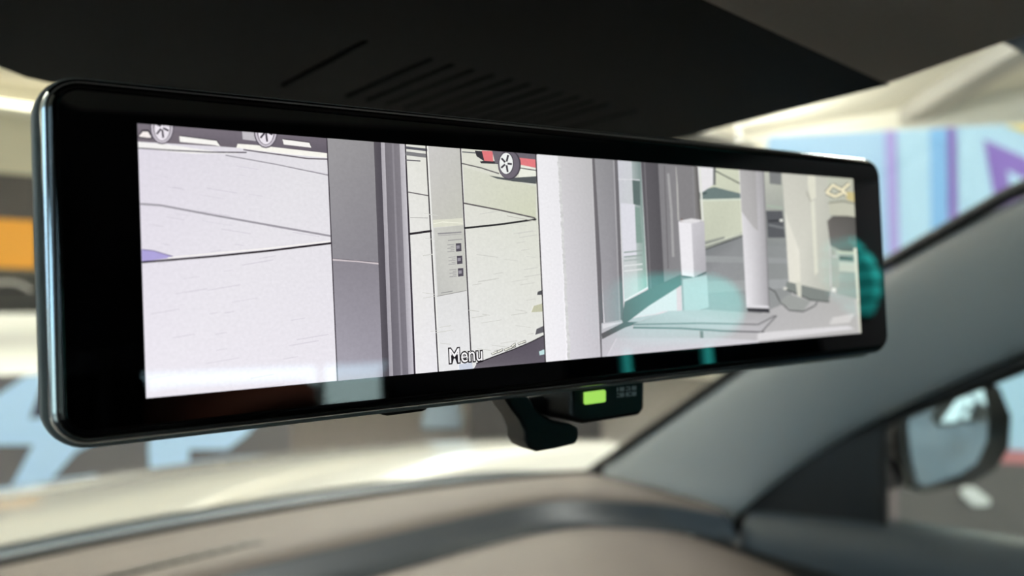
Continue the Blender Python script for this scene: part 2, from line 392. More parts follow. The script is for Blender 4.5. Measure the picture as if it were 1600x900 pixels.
rlamp = obj('fill_spot_housing', box((RLP.x, RLP.y, RLP.z + .014), (.05, .08, .016)), M_shell, car, bevel=.004)  # made-up housing for the added fill spot
obj('fill_spot_lens', box((RLP.x, RLP.y, RLP.z + .005), (.036, .06, .003)), M_white, rlamp)
def mir(p, s): return V((p[0] * s, p[1], p[2]))
PU = [(.745, .93, .90), (.735, .835, .985), (.69, .527, 1.19), (.66, .330, 1.322), (.62, .197, 1.388), (.585, .05, 1.44), (.56, -.06, 1.475)]
PL = [(.745, .62, .88), (.742, .565, .980), (.75, .45, 1.081), (.75, .357, 1.151), (.70, .21, 1.23), (.665, .06, 1.315), (.63, -.10, 1.395)]
for s in (1, -1):
    rows = []
    for u, l in zip(PU, PL):
        u, l = V(u), V(l); e = (l - u)
        bl = V((-.80, -.45, .25)).normalized() * .022
        pts = [u + V((.03, .02, .0)), u, u.lerp(l, .12) + bl * .55, u.lerp(l, .35) + bl, u.lerp(l, .65) + bl, u.lerp(l, .9) + bl * .55, l, l + V((.035, .0, .0)), u.lerp(l, .5) + V((.06, .03, 0))]
        rows.append([mir(p, s) for p in pts])
    p_ = obj('pillar_trim', loft(rows, closed_u=True, caps=True), M_pillar, car, smooth=True, subd=2)
    # rubber seal strips on both edges of the pillar
    bm = bmesh.new(); add_tube(bm, [mir(V(l) + V((.010, -.004, -.004)), s) for l in PL], .010, 8); obj('pillar_seal', bm, M_rubber, car, smooth=True)
    bm = bmesh.new(); add_tube(bm, [mir(V(u) + V((.004, .008, .002)), s) for u in PU], .0075, 8); obj('pillar_seal', bm, M_rubber, car, smooth=True)
    # triangular sail panel between pillar and side window
    tri = [(.745, .60, .97), (.748, .46, 1.075), (.752, .372, 1.140), (.752, .368, .97)]
    obj('sail_panel', prism([mir(p, s) for p in tri], (.02 * s, 0, 0)), M_black, car, bevel=.003)
    bm = bmesh.new(); add_tube(bm, [mir((.750, .368, 1.0), s), mir((.752, .370, 1.145), s)], .005, 8); obj('window_divider', bm, M_rubber, car)
    # door: inner panel with belt rail
    rows = []
    for y, zt_ in [(.548, .985), (.52, .990), (.40, 1.005), (.2, 1.022), (0, 1.03), (-.4, 1.04), (-.75, 1.045)]:
        rows.append([mir(p, s) for p in [(.775, y, zt_ + .002), (.745, y, zt_), (.728, y, zt_ - .012), (.718, y, zt_ - .04), (.716, y, zt_ - .10), (.735, y, zt_ - .14), (.72, y, zt_ - .30), (.70, y, .60), (.72, y, .45)]])
    obj('door_panel', loft(rows), M_door, car, smooth=True)
    rows = []
    for y in (.62, .2, -.4, -.75):
        rows.append([mir(p, s) for p in [(.772, y, .985 + (.6 - y) * .045), (.85, y, .93), (.89, y, .75), (.88, y, .5), (.82, y, .32)]])
    obj('door_skin', loft(rows), M_paint, car, smooth=True)
    rows = [[mir(p, s) for p in [(.772, y, 1.045), (.85, y, .93), (.89, y, .75), (.88, y, .5), (.82, y, .32)]] for y in (-.76, -1.3, -2.0, -2.3)]
    obj('rear_side_panel', loft(rows), M_paint, car, smooth=True)
    rows = []
    for y0, y1, zz in [(.345, .33, 1.015)]:
        pass
    wp = [(.752, .352, 1.01), (.752, .352, 1.148), (.705, .20, 1.235), (.665, .05, 1.32), (.635, -.10, 1.395), (.625, -.42, 1.41), (.755, -.42, 1.033), (.752, 0, 1.03)]
    obj('side_window', prism([mir(p, s) for p in wp], (.004 * s, 0, 0)), M_side, car)
    rows = [[mir((.74 - .12 * k / 4 + dx, y, 1.03 + .40 * k / 4), s) for k in range(5)] for y, dx in ((-.42, .02), (-.42, -.02), (-.60, -.02), (-.60, .02))]
    cp = obj('center_pillar', loft(rows, closed_v=True), M_liner, car)
    bm = bmesh.new()
    for k in range(5):                        # ribbed leaf-shaped pad, added for its teal reflection in the mirror
        z0 = 1.298 + k * .0215; z1 = z0 + .0188; hw = lambda z: .050 * math.sin(math.pi * min(1, max(0, (z - 1.290) / .128))) ** .75
        xx = lambda z: .74 - .12 * (z - 1.03) / .4 - .022
        pts = [(xx(z0), -.50 - hw(z0), z0), (xx(z0), -.50 + hw(z0), z0), (xx(z1), -.50 + hw(z1), z1), (xx(z1), -.50 - hw(z1), z1)]
        pr_ = prism([mir(p, s) for p in pts], (-.014 * s, 0, 0)); m_ = bpy.data.meshes.new('r'); pr_.to_mesh(m_); pr_.free(); bm.from_mesh(m_); bpy.data.meshes.remove(m_)
    bg_ = obj('reflection_pad', bm, M_teal, cp, bevel=.004); bg_['label'] = 'teal ribbed pad added for its mirror reflection'
    wr = [(.755, -.60, 1.035), (.625, -.60, 1.41), (.62, -1.66, 1.40), (.75, -1.92, 1.045)]
    obj('rear_side_window', prism([mir(p, s) for p in wr], (.004 * s, 0, 0)), M_dark_tint, car)
    rows = [[mir((.74 - .12 * k / 4 + dx, y + .25 * k / 4, 1.03 + .40 * k / 4), s) for k in range(5)] for y, dx in ((-1.9, .02), (-1.9, -.02), (-2.3, -.02), (-2.3, .02))]
    obj('rear_pillar', loft(rows, closed_v=True), M_liner, car)
    rows = [[mir((.63 + dx, y, z), s) for dx, z in ((-.05, 1.52), (.03, 1.50), (.03, 1.395), (-.015, 1.395))] for y in (-.08, -.8, -1.6, -2.1)]
    obj('roof_rail', loft(rows, closed_u=True, caps=True), M_liner, car)
    for y in (1.35, -1.55): wheel(car, s * .78, y, .34, .34, .22, s)
obj('cabin_floor', box((0, -.7, .38), (1.5, 3.2, .06)), M_seat, car)
obj('tailgate', box((0, -2.3, .72), (1.56, .08, .72)), M_seat, car)
obj('rear_light_block', prism([(-.74, -2.3, 1.22), (.74, -2.3, 1.22), (.66, -2.15, 1.52), (-.66, -2.15, 1.52)], (0, .05, 0)), M_seat, car)  # unseen dark panel added to block rear light from the mirror
obj('rear_window', prism([(-.74, -2.29, 1.07), (.74, -2.29, 1.07), (.74, -2.29, 1.23), (-.74, -2.29, 1.23)], (0, .004, 0)), M_side, car)
obj('firewall', box((0, .62, .62), (1.40, .04, .5)), M_seat, car)

# seats
def seat(loc, m, hm, label):
    def cushion(name, rows, mm, par): return obj(name, loft(rows, closed_u=True, caps=True), mm, par, smooth=True, subd=2)
    def ring(c, hw, hh, ax):                  # rounded rectangle ring in the x / ax plane
        return [V(c) + V((a * hw, 0, 0)) + V(ax) * (b * hh) for a, b in [(-1, -.6), (-1, .6), (-.7, 1), (.7, 1), (1, .6), (1, -.6), (.7, -1), (-.7, -1)]]
    ax = V((0, 1, .25)).normalized()
    t = cushion('car_seat', [ring((0, -.26 - .25 * (z - .5) / .6, z), w_, h, ax) for z, w_, h in ((.52, .2, .05), (.6, .24, .09), (.85, .25, .08), (1.05, .22, .065), (1.12, .14, .04))], m, car)
    t.location = loc; t['label'] = label
    cushion('seat_cushion', [ring((0, y, z), .25, h, (0, 0, 1)) for y, z, h in ((.28, .50, .05), (.2, .52, .08), (0, .52, .08), (-.2, .50, .08), (-.27, .5, .05))], m, t)
    cushion('headrest', [ring((0, -.535 - .06 * (z - 1.18), z), w_, h, ax) for z, w_, h in ((1.295, .07, .02), (1.315, .105, .04), (1.345, .115, .045), (1.375, .10, .04), (1.392, .06, .02))], hm, t)
    for s in (-1, 1): obj('headrest_post', add_tube(bmesh.new(), [(s * .06, -.53, 1.08), (s * .06, -.55, 1.32)], .007, 8), M_teal if hm is M_teal else M_black, t)
    for s in (-1, 1): obj('seat_rail', box((s * .2, 0, .425), (.04, .45, .05)), M_rubber, t)
seat((.355, .0, -.03), M_seat, M_teal, 'charcoal passenger seat with a teal headrest')
seat((-.40, -.30, 0), M_seat, M_seat, 'charcoal driver seat')
t = obj('rear_bench', box((0, -1.67, .80), (1.3, .16, .56)), M_seat, car, bevel=.05, seg=3)
obj('bench_cushion', box((0, -1.35, .5), (1.3, .5, .18)), M_seat, t, bevel=.05, seg=3)
h = obj('bench_reflection_block', box((-.20, -1.67, 1.12), (.40, .10, .17)), M_brown, t, bevel=.04, seg=3); h['label'] = 'brown hand reflection headrest'  # brown block added to reflect like a hand in the mirror
obj('bench_reflection_block', box((-.575, -1.67, 1.14), (.37, .10, .21)), M_seat, t, bevel=.04, seg=3)  # dark block added to hide the rear window's reflection on the left
obj('bench_reflection_block', box((.42, -1.67, 1.14), (.52, .10, .20)), M_seat, t, bevel=.04, seg=3)  # dark block added to hide the rear window's reflection on the right

# ------------------------------------------------------------ dashboard
dash = thing('dashboard', 'taupe soft dashboard with slate ridge strip under the windshield', 'dashboard')
RB = [(-.72, .60), (-.64, .70), (-.5, .76), (-.25, .80), (0, .825), (.21, .815), (.40, .805), (.54, .79), (.62, .755), (.66, .71), (.69, .64), (.714, .555)]
def rb(x):
    for (x0, y0), (x1, y1) in zip(RB, RB[1:]):
        if x <= x1: return y0 + (y1 - y0) * (x - x0) / (x1 - x0)
    return RB[-1][1]
XD = [-.712, -.702, -.69] + [-.676 + 1.352 * k / 38 for k in range(39)] + [.69, .702, .712]
def sm(x): return (rb(x - .04) + 2 * rb(x) + rb(x + .04)) / 4 if -.66 < x < .66 else rb(x)
rows = []
for f, dz in ((0, -.004), (.15, .0), (.5, .004), (.85, .003), (.97, .0), (1, -.006)):
    rows.append([V((x, (cowl_y(x) - .016) * (1 - f) + sm(x) * f, .996 + dz - .008 * f)) for x in XD])
obj('dash_shelf', loft(rows), M_dash, dash, smooth=True)
rows = [[V((x, sm(x) + dy, z)) for x in XD] for dy, z in ((.002, .983), (-.004, .978), (-.010, .962), (-.022, .952), (-.03, .948))]
obj('ridge_strip', loft(rows), M_dash_trim, dash, smooth=True)
rows = []
for f, z in ((.07, .945), (.09, .952), (.16, .958), (.35, .957), (.6, .950), (.85, .930), (1, .87), (1.02, .70), (1.0, .55)):
    rows.append([V((x, sm(x) * (1 - f) + .33 * f, z - (.008 * max(0, abs(x) - .6) / .1))) for x in XD if abs(x) < .68])
obj('dash_pad', loft(rows), M_dash, dash, smooth=True)
for s in (-1, 1): obj('dark_gap_block', box((s * .703, .475, .83), (.05, .29, .22)), M_rubber, dash, bevel=.004)  # black blocks stand in for the shaded gap between dash and door
sl = obj('defroster_slot', box((-.03, .866, .9905), (.40, .012, .008)), M_slot, dash)
for k in range(19): obj('slot_rib', box((-.21 + k * .02, .866, .9935), (.0025, .012, .004)), M_black, sl)
sl = obj('defroster_slot', box((.36, .862, .9895), (.16, .010, .008)), M_slot, dash)

# ------------------------------------------------------------ overhead camera cover with vent slots
cover = thing('overhead_cover', 'large black moulded camera cover above the rearview mirror with vent slots', 'cover')
ZF, YF, SL = 1.383, .305, .03
def zc(y): return ZF + SL * (YF - y)
def on_cov(px, py):
    r = ray(px, py); q = (ZF + SL * (YF - CAM.y) - CAM.z) / (r.z + SL * r.y); return CAM + r * q
e0 = on_cov(1080, 212); e1 = on_cov(1390, 133)
YC = e1.y
dire = (e0 - e1); e_front = e0 + dire * ((.292 - e0.y) / dire.y)
def arc(cx, cy, r, a0, a1, n=8): return [(cx + r * math.cos(math.radians(a0 + (a1 - a0) * k / n)), cy + r * math.sin(math.radians(a0 + (a1 - a0) * k / n))) for k in range(n + 1)]
pl = [(e1.x, YC), (e0.x, e0.y)] + arc(e_front.x - .02, .285, .02, 10, 90, 6) + [(on_cov(150, 140).x, on_cov(150, 140).y)] + [tuple(on_cov(x, y))[:2] for x, y in ((80, 131), (40, 122), (0, 106), (-30, 86), (-60, 56))] + [(-.235, .18), (-.240, YC)]
bm = prism([(x, y, zc(y)) for x, y in pl], (0, 0, .013))
cb = obj('cover_shell', bm, M_cover, cover)
cut = bmesh.new()
xa, xb = on_cov(672, 93).x, on_cov(943, 165).x
SX = [on_cov(590, 55).x] + [xa + (xb - xa) * k / 10 for k in range(11)] + [on_cov(1005, 170).x]
ys0, ys1 = on_cov(672, 93).y, on_cov(541, 150).y
for i, x in enumerate(SX):
    y0, y1 = (ys0, ys1) if 0 < i < 12 else (ys0 - .001, ys1 + .002)
    pr = []
    for (cy, a0) in ((y1, 0), (y0, 180)):
        for k in range(7):
            a = math.radians(a0 + 180 * k / 6); pr.append((x + .0009 * math.cos(a), cy + .0009 * math.sin(a)))
    b2 = prism([(a, b, zc(b) - .004) for a, b in pr], (0, 0, .0075)); me = bpy.data.meshes.new('c'); bmesh.ops.recalc_face_normals(b2, faces=b2.faces); b2.to_mesh(me); b2.free(); cut.from_mesh(me); bpy.data.meshes.remove(me)
cme = bpy.data.meshes.new('cutter'); cut.to_mesh(cme); cut.free(); co = bpy.data.objects.new('cutter', cme); COL.objects.link(co)
bo = cb.modifiers.new('b', 'BOOLEAN'); bo.object = co; bo.operation = 'DIFFERENCE'; bo.solver = 'EXACT'
bpy.context.view_layer.update()
dg = bpy.context.evaluated_depsgraph_get(); nm = bpy.data.meshes.new_from_object(cb.evaluated_get(dg))
cb.modifiers.clear(); cb.data = nm; bpy.data.objects.remove(co)
bv = cb.modifiers.new('bevel', 'BEVEL'); bv.width = .0016; bv.segments = 3; bv.limit_method = 'ANGLE'; bv.angle_limit = math.radians(50)
# rear, softer console behind the fold
S2 = .12
def z2(y): return zc(YC) - .0012 + S2 * (YC - y)
r_ = ray(1600, 64); q = (z2(CAM.y) - CAM.z) / (r_.z + S2 * r_.y); e2 = CAM + r_ * q
d2 = e2 - e1; e3 = e1 + d2 * ((-.16 - e1.y) / d2.y)
rows = []
for f in (0, .03, .5, 1):
    y = YC + (-.16 - YC) * f; xr = e1.x + (e3.x - e1.x) * f
    rows.append([V((-.240, y, z2(y) + .02)), V((-.238, y, z2(y) + .002)), V((-.23, y, z2(y))), V((xr - .01, y, z2(y))), V((xr, y, z2(y) + .002)), V((xr + .002, y, z2(y) + .02))])
obj('console_base', loft(rows, closed_u=True, caps=True), M_console, cover, bevel=.002)

# ------------------------------------------------------------ the rearview mirror with its display
Rm = V((.860734, .025865, .508397)); Nb = V((-.507307, -.039101, .860878))
def c2w(v): return RGT * v.x + UP * v.y + FWD * v.z
ex = c2w(Rm).normalized(); ez = -c2w(Nb).normalized(); ey = ez.cross(ex).normalized(); ex = ey.cross(ez)
org = CAM + c2w(V((-.0655494, -.0197640, .1318688)))
MW = Matrix((ex, ey, ez)).transposed().to_4x4(); MW.translation = org
MI = MW.inverted()
SWd, SHt = .205, .0495
mirror = thing('rearview_mirror', 'wide black digital rearview mirror with bright camera picture, hung under the overhead cover', 'mirror')
mirror.matrix_world = MW
def loc(px, py, z=0.0):
    o_ = MI @ CAM; d_ = MI.to_3x3() @ ray(px, py); q = (z - o_.z) / d_.z; return o_ + d_ * q
GX0, GX1, GY0, GY1 = -.0121, .2200, -.0046, .0546
def rr(e, z, r=.0035, n=8):                   # rounded rectangle grown by e
    x0, x1, y0, y1 = GX0 - e, GX1 + e, GY0 - e, GY1 + e; R_ = max(r + e, .001); o_ = []
    for cx, cy, a in ((x1 - R_, y1 - R_, 0), (x0 + R_, y1 - R_, 90), (x0 + R_, y0 + R_, 180), (x1 - R_, y0 + R_, 270)):
        for k in range(n + 1):
            t_ = math.radians(a + 90 * k / n); o_.append(V((cx + R_ * math.cos(t_), cy + R_ * math.sin(t_), z)))
    return o_
bm = bmesh.new(); bm.faces.new([bm.verts.new(p) for p in rr(0, 0)]);
gp = obj('glass_panel', bm, M_black_gloss, mirror)
gp['label'] = 'black glossy border glass'
obj('bevel_edge', loft([rr(0, -.0002), rr(.00015, .00005), rr(.0004, .0001), rr(.0013, -.0004), rr(.0016, -.0010)], closed_u=True), M_bevel, mirror, smooth=True)
obj('chrome_frame', loft([rr(.0016, -.0012), rr(.0021, -.0013), rr(.0026, -.0022), rr(.0030, -.0042), rr(.0030, -.005)], closed_u=True), M_chrome, mirror, smooth=True)
obj('gap_line', loft([rr(.0030, -.0048), rr(.0031, -.0060)], closed_u=True), M_rubber, mirror)
obj('housing', loft([rr(.0028, -.0058), rr(.0036, -.0058), rr(.0041, -.0068), rr(.0045, -.010), rr(.0042, -.016), rr(.0015, -.024), rr(-.006, -.029), rr(-.016, -.031), rr(-.026, -.0312)], closed_u=True, caps=True), mat('grey housing plastic', (128, 128, 126), .5, bump=.25, scale=1800), mirror, smooth=True)
# stem and foot up to the glass
bm = add_tube(bmesh.new(), [(.104, .026, -.029), (.104, .030, -.045), (.104, .040, -.065), (.104, .058, -.085)], [.012, .008, .008, .012], 14)
obj('mount_stem', bm, M_black, mirror, smooth=True)

# --- the picture on the display: flat coloured areas, measured on the photograph
pic_v, pic_f, pic_c = [], [], []
LAY = [0]
def clip(poly):
    def cl(ps, f):
        o_ = []
        for i in range(len(ps)):
            a, b = ps[i], ps[(i + 1) % len(ps)]; fa, fb = f(a[0]), f(b[0])
            if fa >= 0: o_.append(a)
            if (fa >= 0) != (fb >= 0):
                t_ = fa / (fa - fb); o_.append((a[0].lerp(b[0], t_), tuple(u + (v - u) * t_ for u, v in zip(a[1], b[1]))))
        return o_
    for f in (lambda p: p.x, lambda p: SWd - p.x, lambda p: p.y, lambda p: SHt - p.y):
        if len(poly) >= 3: poly = cl(poly, f)
    return poly
def poly(px, col):
    """px: pixel outline; col: one sRGB colour or one per corner"""
    cols = col if isinstance(col[0], (tuple, list)) else [col] * len(px)
    P_ = clip([(loc(x, y), lin(c)) for (x, y), c in zip(px, cols)])
    if len(P_) < 3: return
    z = .00004 + LAY[0] * 2.5e-6; LAY[0] += 1; b = len(pic_v)
    for p, c in P_: pic_v.append((p.x, p.y, z)); pic_c.append(c)
    pic_f.append(list(range(b, b + len(P_))))
def line(pts, w_, col):
    for (x0, y0), (x1, y1) in zip(pts, pts[1:]):
        L_ = math.hypot(x1 - x0, y1 - y0) or 1; nx, ny = -(y1 - y0) / L_ * w_ / 2, (x1 - x0) / L_ * w_ / 2
        poly([(x0 + nx, y0 + ny), (x1 + nx, y1 + ny), (x1 - nx, y1 - ny), (x0 - nx, y0 - ny)], col)
def ell(cx, cy, rx, ry, col, n=20): poly([(cx + rx * math.cos(2 * math.pi * k / n), cy + ry * math.sin(2 * math.pi * k / n)) for k in range(n)], col)
def quadv(x0t, x1t, x0b, x1b, c0, c1, c2=None, c3=None):   # upright band: x at y=200 and x at y=620
    poly([(x0t, 190), (x1t, 190), (x1b, 630), (x0b, 630)], [c0, c1, c2 or c1, c3 or c0])
# ground
poly([(205, 185), (1345, 270), (1345, 530), (205, 640)], [(216, 212, 224), (206, 206, 200), (206, 202, 206), (240, 235, 243)])
poly([(205, 185), (520, 205), (530, 610), (205, 640)], [(222, 217, 228), (226, 224, 228), (236, 232, 240), (240, 236, 244)])
for k in range(46):
    x = random.uniform(225, 490); y = random.uniform(250, 610); L_ = random.uniform(12, 55); s_ = .16 if y < 390 else -.17
    line([(x, y), (x + L_, y + L_ * s_)], random.uniform(.6, 1.3), (212, 207, 217))
# parked van wheels at the top left
poly([(205, 180), (512, 205), (514, 242), (440, 236), (340, 229), (205, 221)], [(128, 120, 130), (120, 112, 122), (100, 94, 104), (100, 94, 104), (112, 104, 112), (122, 114, 122)])
poly([(205, 221), (262, 226), (330, 236), (375, 240), (300, 240), (205, 231)], (246, 244, 242))
line([(213, 231.5), (275, 235.5), (330, 238), (385, 238.5)], 2, (84, 78, 88))
poly([(371, 225), (400, 227), (514, 240), (514, 247), (440, 240), (369, 231)], (250, 248, 240))
line([(380, 234), (400, 237), (445, 243), (480, 248), (512, 249)], 2.2, (104, 98, 106))
for q_ in ([(280, 213), (338, 220.5), (344, 229), (334, 227), (281, 222)], [(441, 218), (483, 223.5), (486, 231), (443, 226)]):
    poly([(x + .5, y - 1.5) for x, y in q_], (66, 60, 70)); poly(q_, (250, 248, 244))
poly([(215, 213), (222, 203), (232, 203), (238, 213), (237, 218), (217, 216)], (58, 52, 62)); poly([(217, 213), (223, 206), (231, 206), (236, 214), (235, 216), (218, 214)], (248, 240, 238))
poly([(378, 206), (398, 207), (401, 221), (379, 218)], (196, 192, 198))
for cx, cy in ((253, 199), (415, 205)):
    ell(cx, cy, 19, 27, (90, 84, 94)); ell(cx, cy, 17, 25, (205, 198, 208)); ell(cx, cy, 14, 22, (120, 112, 122)); ell(cx, cy + 2, 12, 19, (238, 232, 240))
    for k in range(6):
        a = math.radians(20 + 60 * k); line([(cx + 2 * math.cos(a), cy + 4 * math.sin(a)), (cx + 11 * math.cos(a), cy + 17 * math.sin(a))], 3, (70, 62, 74))
line([(352, 243), (430, 257), (512, 274)], 1.6, (140, 136, 144))
line([(219, 319), (250, 321), (330, 336), (420, 352), (516, 369)], 3.2, (158, 154, 162))
poly([(220, 390), (236, 391), (252, 395), (272, 402), (222, 409)], (176, 166, 220)); line([(222, 390), (240, 392), (270, 401)], 1.3, (110, 100, 140))
line([(221, 410), (330, 401), (420, 392), (518, 380)], 3.2, (44, 38, 44))
line([(262, 403), (420, 388), (516, 377)], 1.8, (250, 246, 242))
# first grey post
quadv(509, 586, 527.5, 607, (158, 156, 158), (150, 148, 150), (128, 124, 136), (132, 128, 140))
poly([(518, 407), (598, 413), (606, 595), (528, 600)], [(142, 138, 146), (140, 136, 144), (164, 160, 172), (172, 168, 180)])
line([(519, 406), (556, 408), (600, 413)], 3, (206, 196, 200)); line([(519, 404), (600, 411)], 1, (110, 104, 112))
line([(509.5, 205), (527, 605)], 1.8, (66, 60, 68))
quadv(582, 594, 599, 611, (92, 88, 94), (82, 78, 86), (78, 74, 82), (92, 88, 96))
quadv(593, 599, 609, 615, (176, 172, 178), (190, 186, 192), (172, 168, 176), (160, 156, 166))
quadv(599, 623, 615, 640, (120, 116, 122), (134, 130, 136), (126, 122, 132), (108, 104, 114))
quadv(610, 613, 627, 630, (140, 136, 142), (140, 136, 142), (150, 146, 156), (150, 146, 156))
quadv(622, 630.5, 639, 648, (186, 183, 188), (206, 203, 208), (198, 194, 204), (168, 164, 174))
quadv(630, 633, 647.5, 650.5, (58, 54, 60), (58, 54, 60), (66, 60, 70), (66, 60, 70))
# narrow pavement between the posts
poly([(633, 215), (668, 220), (687, 610), (651, 610)], [(228, 228, 220), (226, 226, 216), (236, 234, 240), (238, 236, 240)])
line([(633, 231), (668, 235)], 4, (88, 88, 96)); line([(633, 240), (666, 244)], 6, (128, 128, 130)); line([(633, 250.5), (656, 252)], 2, (110, 108, 112))
line([(637, 300.5), (668, 306)], 2, (122, 118, 120)); line([(640, 340), (668, 341)], 1, (168, 166, 164)); line([(638, 366), (674, 361)], 3.5, (50, 46, 50))
line([(664.5, 225), (685, 600)], 2, (60, 56, 60)); line([(667, 225), (687.5, 600)], 1.8, (240, 240, 236))
# frosted strip with the notice
poly([(668, 225), (718, 230), (738, 600), (688, 600)], [(206, 205, 200), (200, 199, 192), (236, 236, 238), (236, 236, 238)])
poly([(668, 225), (718, 230), (722, 341), (675, 345)], [(204, 202, 200), (198, 197, 192), (198, 198, 188), (200, 199, 192)])
poly([(675, 344), (722, 341), (723, 352), (676, 356)], (222, 222, 206)); line([(676, 350), (690, 347), (722, 349)], 1.2, (242, 242, 226))
poly([(677, 357), (723, 352), (728.5, 454), (683, 463)], [(204, 204, 198), (196, 196, 188), (206, 206, 200), (196, 196, 192)])
line([(682, 463), (728, 454)], 1.2, (160, 158, 156)); line([(683, 365.5), (720, 363)], 2.2, (150, 148, 150)); line([(683, 368.5), (720, 366)], 1, (170, 168, 168))
line([(699, 376), (721, 374)], 1.4, (160, 158, 158))
for yy in (387, 406.5, 426):
    xx = 715 + (yy - 387) * .08
    poly([(xx - 4, yy - 6.5), (xx + 4.5, yy - 7), (xx + 5, yy + 5.5), (xx - 3.5, yy + 6.5)], (84, 80, 90)); poly([(xx - 3, yy - 3), (xx + 2, yy - 3.5), (xx + 2.2, yy + 1.5), (xx - 2.6, yy + 2)], (150, 146, 156))
    for k in range(5): line([(xx - 17 + (k % 2) * 5, yy - 4 + k * 2.7), (xx - 6, yy - 5 + k * 2.7)], 1, (158, 156, 158))
line([(688, 458), (706, 455)], 1.2, (150, 150, 150))
line([(718, 228), (737, 600)], 2, (60, 56, 60)); line([(720, 228), (739, 600)], 1.2, (238, 238, 232))
# second pavement with the red car
poly([(720, 228), (836, 238), (852, 590), (738, 600)], [(220, 220, 208), (216, 218, 202), (232, 232, 228), (234, 234, 234)])
poly([(723, 262), (836, 292), (836, 342), (724, 316)], [(216, 217, 204), (212, 214, 194), (210, 213, 190), (216, 217, 204)])
for k in range(60):
    x = random.uniform(655, 825); y = random.uniform(330, 560); L_ = random.uniform(10, 34); s_ = random.choice((.13, -.16, -.16))
    if 664 < x < 735 and y < 470: continue
    line([(x, y), (x + L_, y + L_ * s_)], random.uniform(.6, 1.2), (206, 206, 200))
line([(720, 238), (745, 240)], 2, (120, 122, 124))
line([(720, 256), (750, 263), (778, 272)], 2, (110, 108, 108))
poly([(740, 236), (752, 237), (758, 250), (778, 254), (778, 257), (750, 256), (748, 253), (754, 252), (743, 245)], (58, 56, 62))
poly([(751, 236), (768, 237), (769, 253), (755, 252)], (226, 122, 126)); poly([(767, 236), (836, 242), (836, 264), (809, 256), (772, 256)], (112, 106, 114))
poly([(808, 247), (836, 250), (836, 263), (811, 258)], (228, 126, 130)); poly([(810, 259), (836, 263), (836, 277), (810, 277)], (236, 238, 226)); line([(810, 263), (836, 267)], 1.6, (70, 72, 76))
poly([(762, 275), (790, 279), (836, 276), (836, 288), (800, 284), (775, 280)], (88, 92, 94))
ell(794, 258, 18, 23, (74, 70, 78)); ell(793, 258, 16.5, 21.5, (112, 106, 116)); ell(789.5, 256, 11.5, 17.5, (70, 66, 74)); ell(789, 256, 10.5, 16.5, (240, 242, 240))
for a in (-70, 5, 75, 150, 215):
    a = math.radians(a); line([(789 + 2 * math.cos(a), 256 + 3 * math.sin(a)), (789 + 9 * math.cos(a), 256 + 14 * math.sin(a))], 3, (66, 62, 70))
line([(723, 318), (780, 329), (834, 341)], 2.4, (102, 98, 98)); line([(723, 357), (780, 351), (836, 343)], 3, (44, 44, 46))
line([(790, 338), (836, 346)], 1, (180, 178, 170))
poly([(832, 478), (846, 474), (847, 487), (828, 488)], (196, 196, 170)); poly([(838, 456), (846, 453), (846, 461), (837, 461)], (84, 84, 88))
poly([(736, 580), (744, 566), (770, 556), (800, 545), (826, 534), (850, 522), (853, 575), (736, 590)], [(120, 114, 122), (102, 96, 104), (94, 88, 98), (92, 86, 96), (92, 86, 96), (96, 90, 100), (104, 98, 108), (126, 120, 130)])
line([(742, 568), (770, 557), (800, 546), (826, 535), (850, 523)], 1.6, (44, 40, 46))
for x, y, s_ in ((771, 550, 6), (779, 547, 5), (791, 544, 6), (798, 541, 6), (813, 534, 7), (800, 538, 4)):
    poly([(x - s_, y + 2), (x + s_ - 1, y - 3), (x + s_, y + 1), (x - s_ + 2, y + 5)], (60, 58, 62)); poly([(x - s_ + 1, y + 2), (x + s_ - 1, y - 2), (x + s_ - 1, y), (x - s_ + 2, y + 4)], (240, 240, 228))
poly([(836, 514), (847, 509), (848, 519), (834, 523)], (100, 98, 104)); poly([(840, 549), (850, 545), (850, 553), (841, 555)], (196, 226, 226)); poly([(715, 569), (735, 566), (738, 580), (716, 582)], (206, 212, 226))
line([(834.5, 235), (851, 590)], 2, (64, 60, 64))
# white plastered pillar
poly([(836, 230), (871, 234), (888, 585), (852, 590)], [(238, 237, 240), (234, 233, 236), (240, 238, 243), (244, 242, 246)])
poly([(869, 232), (924, 240), (940, 585), (886, 590)], [(208, 206, 208), (188, 187, 188), (200, 197, 204), (218, 215, 222)])
for k in range(110):
    y = 244 + k * 3; x = 869.5 + (y - 240) * .0485 + random.uniform(-1.4, .6); poly([(x - 1, y), (x + 3.5, y + 1), (x + 3.5, y + 5), (x - .4, y + 4)], (208 + random.randint(-3, 12),) * 3)
quadv(919, 926, 938, 945, (110, 107, 110), (104, 101, 104), (112, 109, 116), (118, 115, 120))
poly([(925, 240), (961, 246), (969, 503), (941, 504)], [(152, 151, 154), (138, 137, 140), (146, 144, 150), (164, 162, 168)])
line([(959, 246), (969, 503)], 5, (112, 110, 114)); line([(955, 246), (965, 503)], 2, (168, 166, 170))
# floor at the foot of the glazing
poly([(936, 505), (1345, 440), (1345, 540), (938, 585)], [(190, 188, 194), (178, 178, 174), (192, 190, 188), (206, 203, 210)])
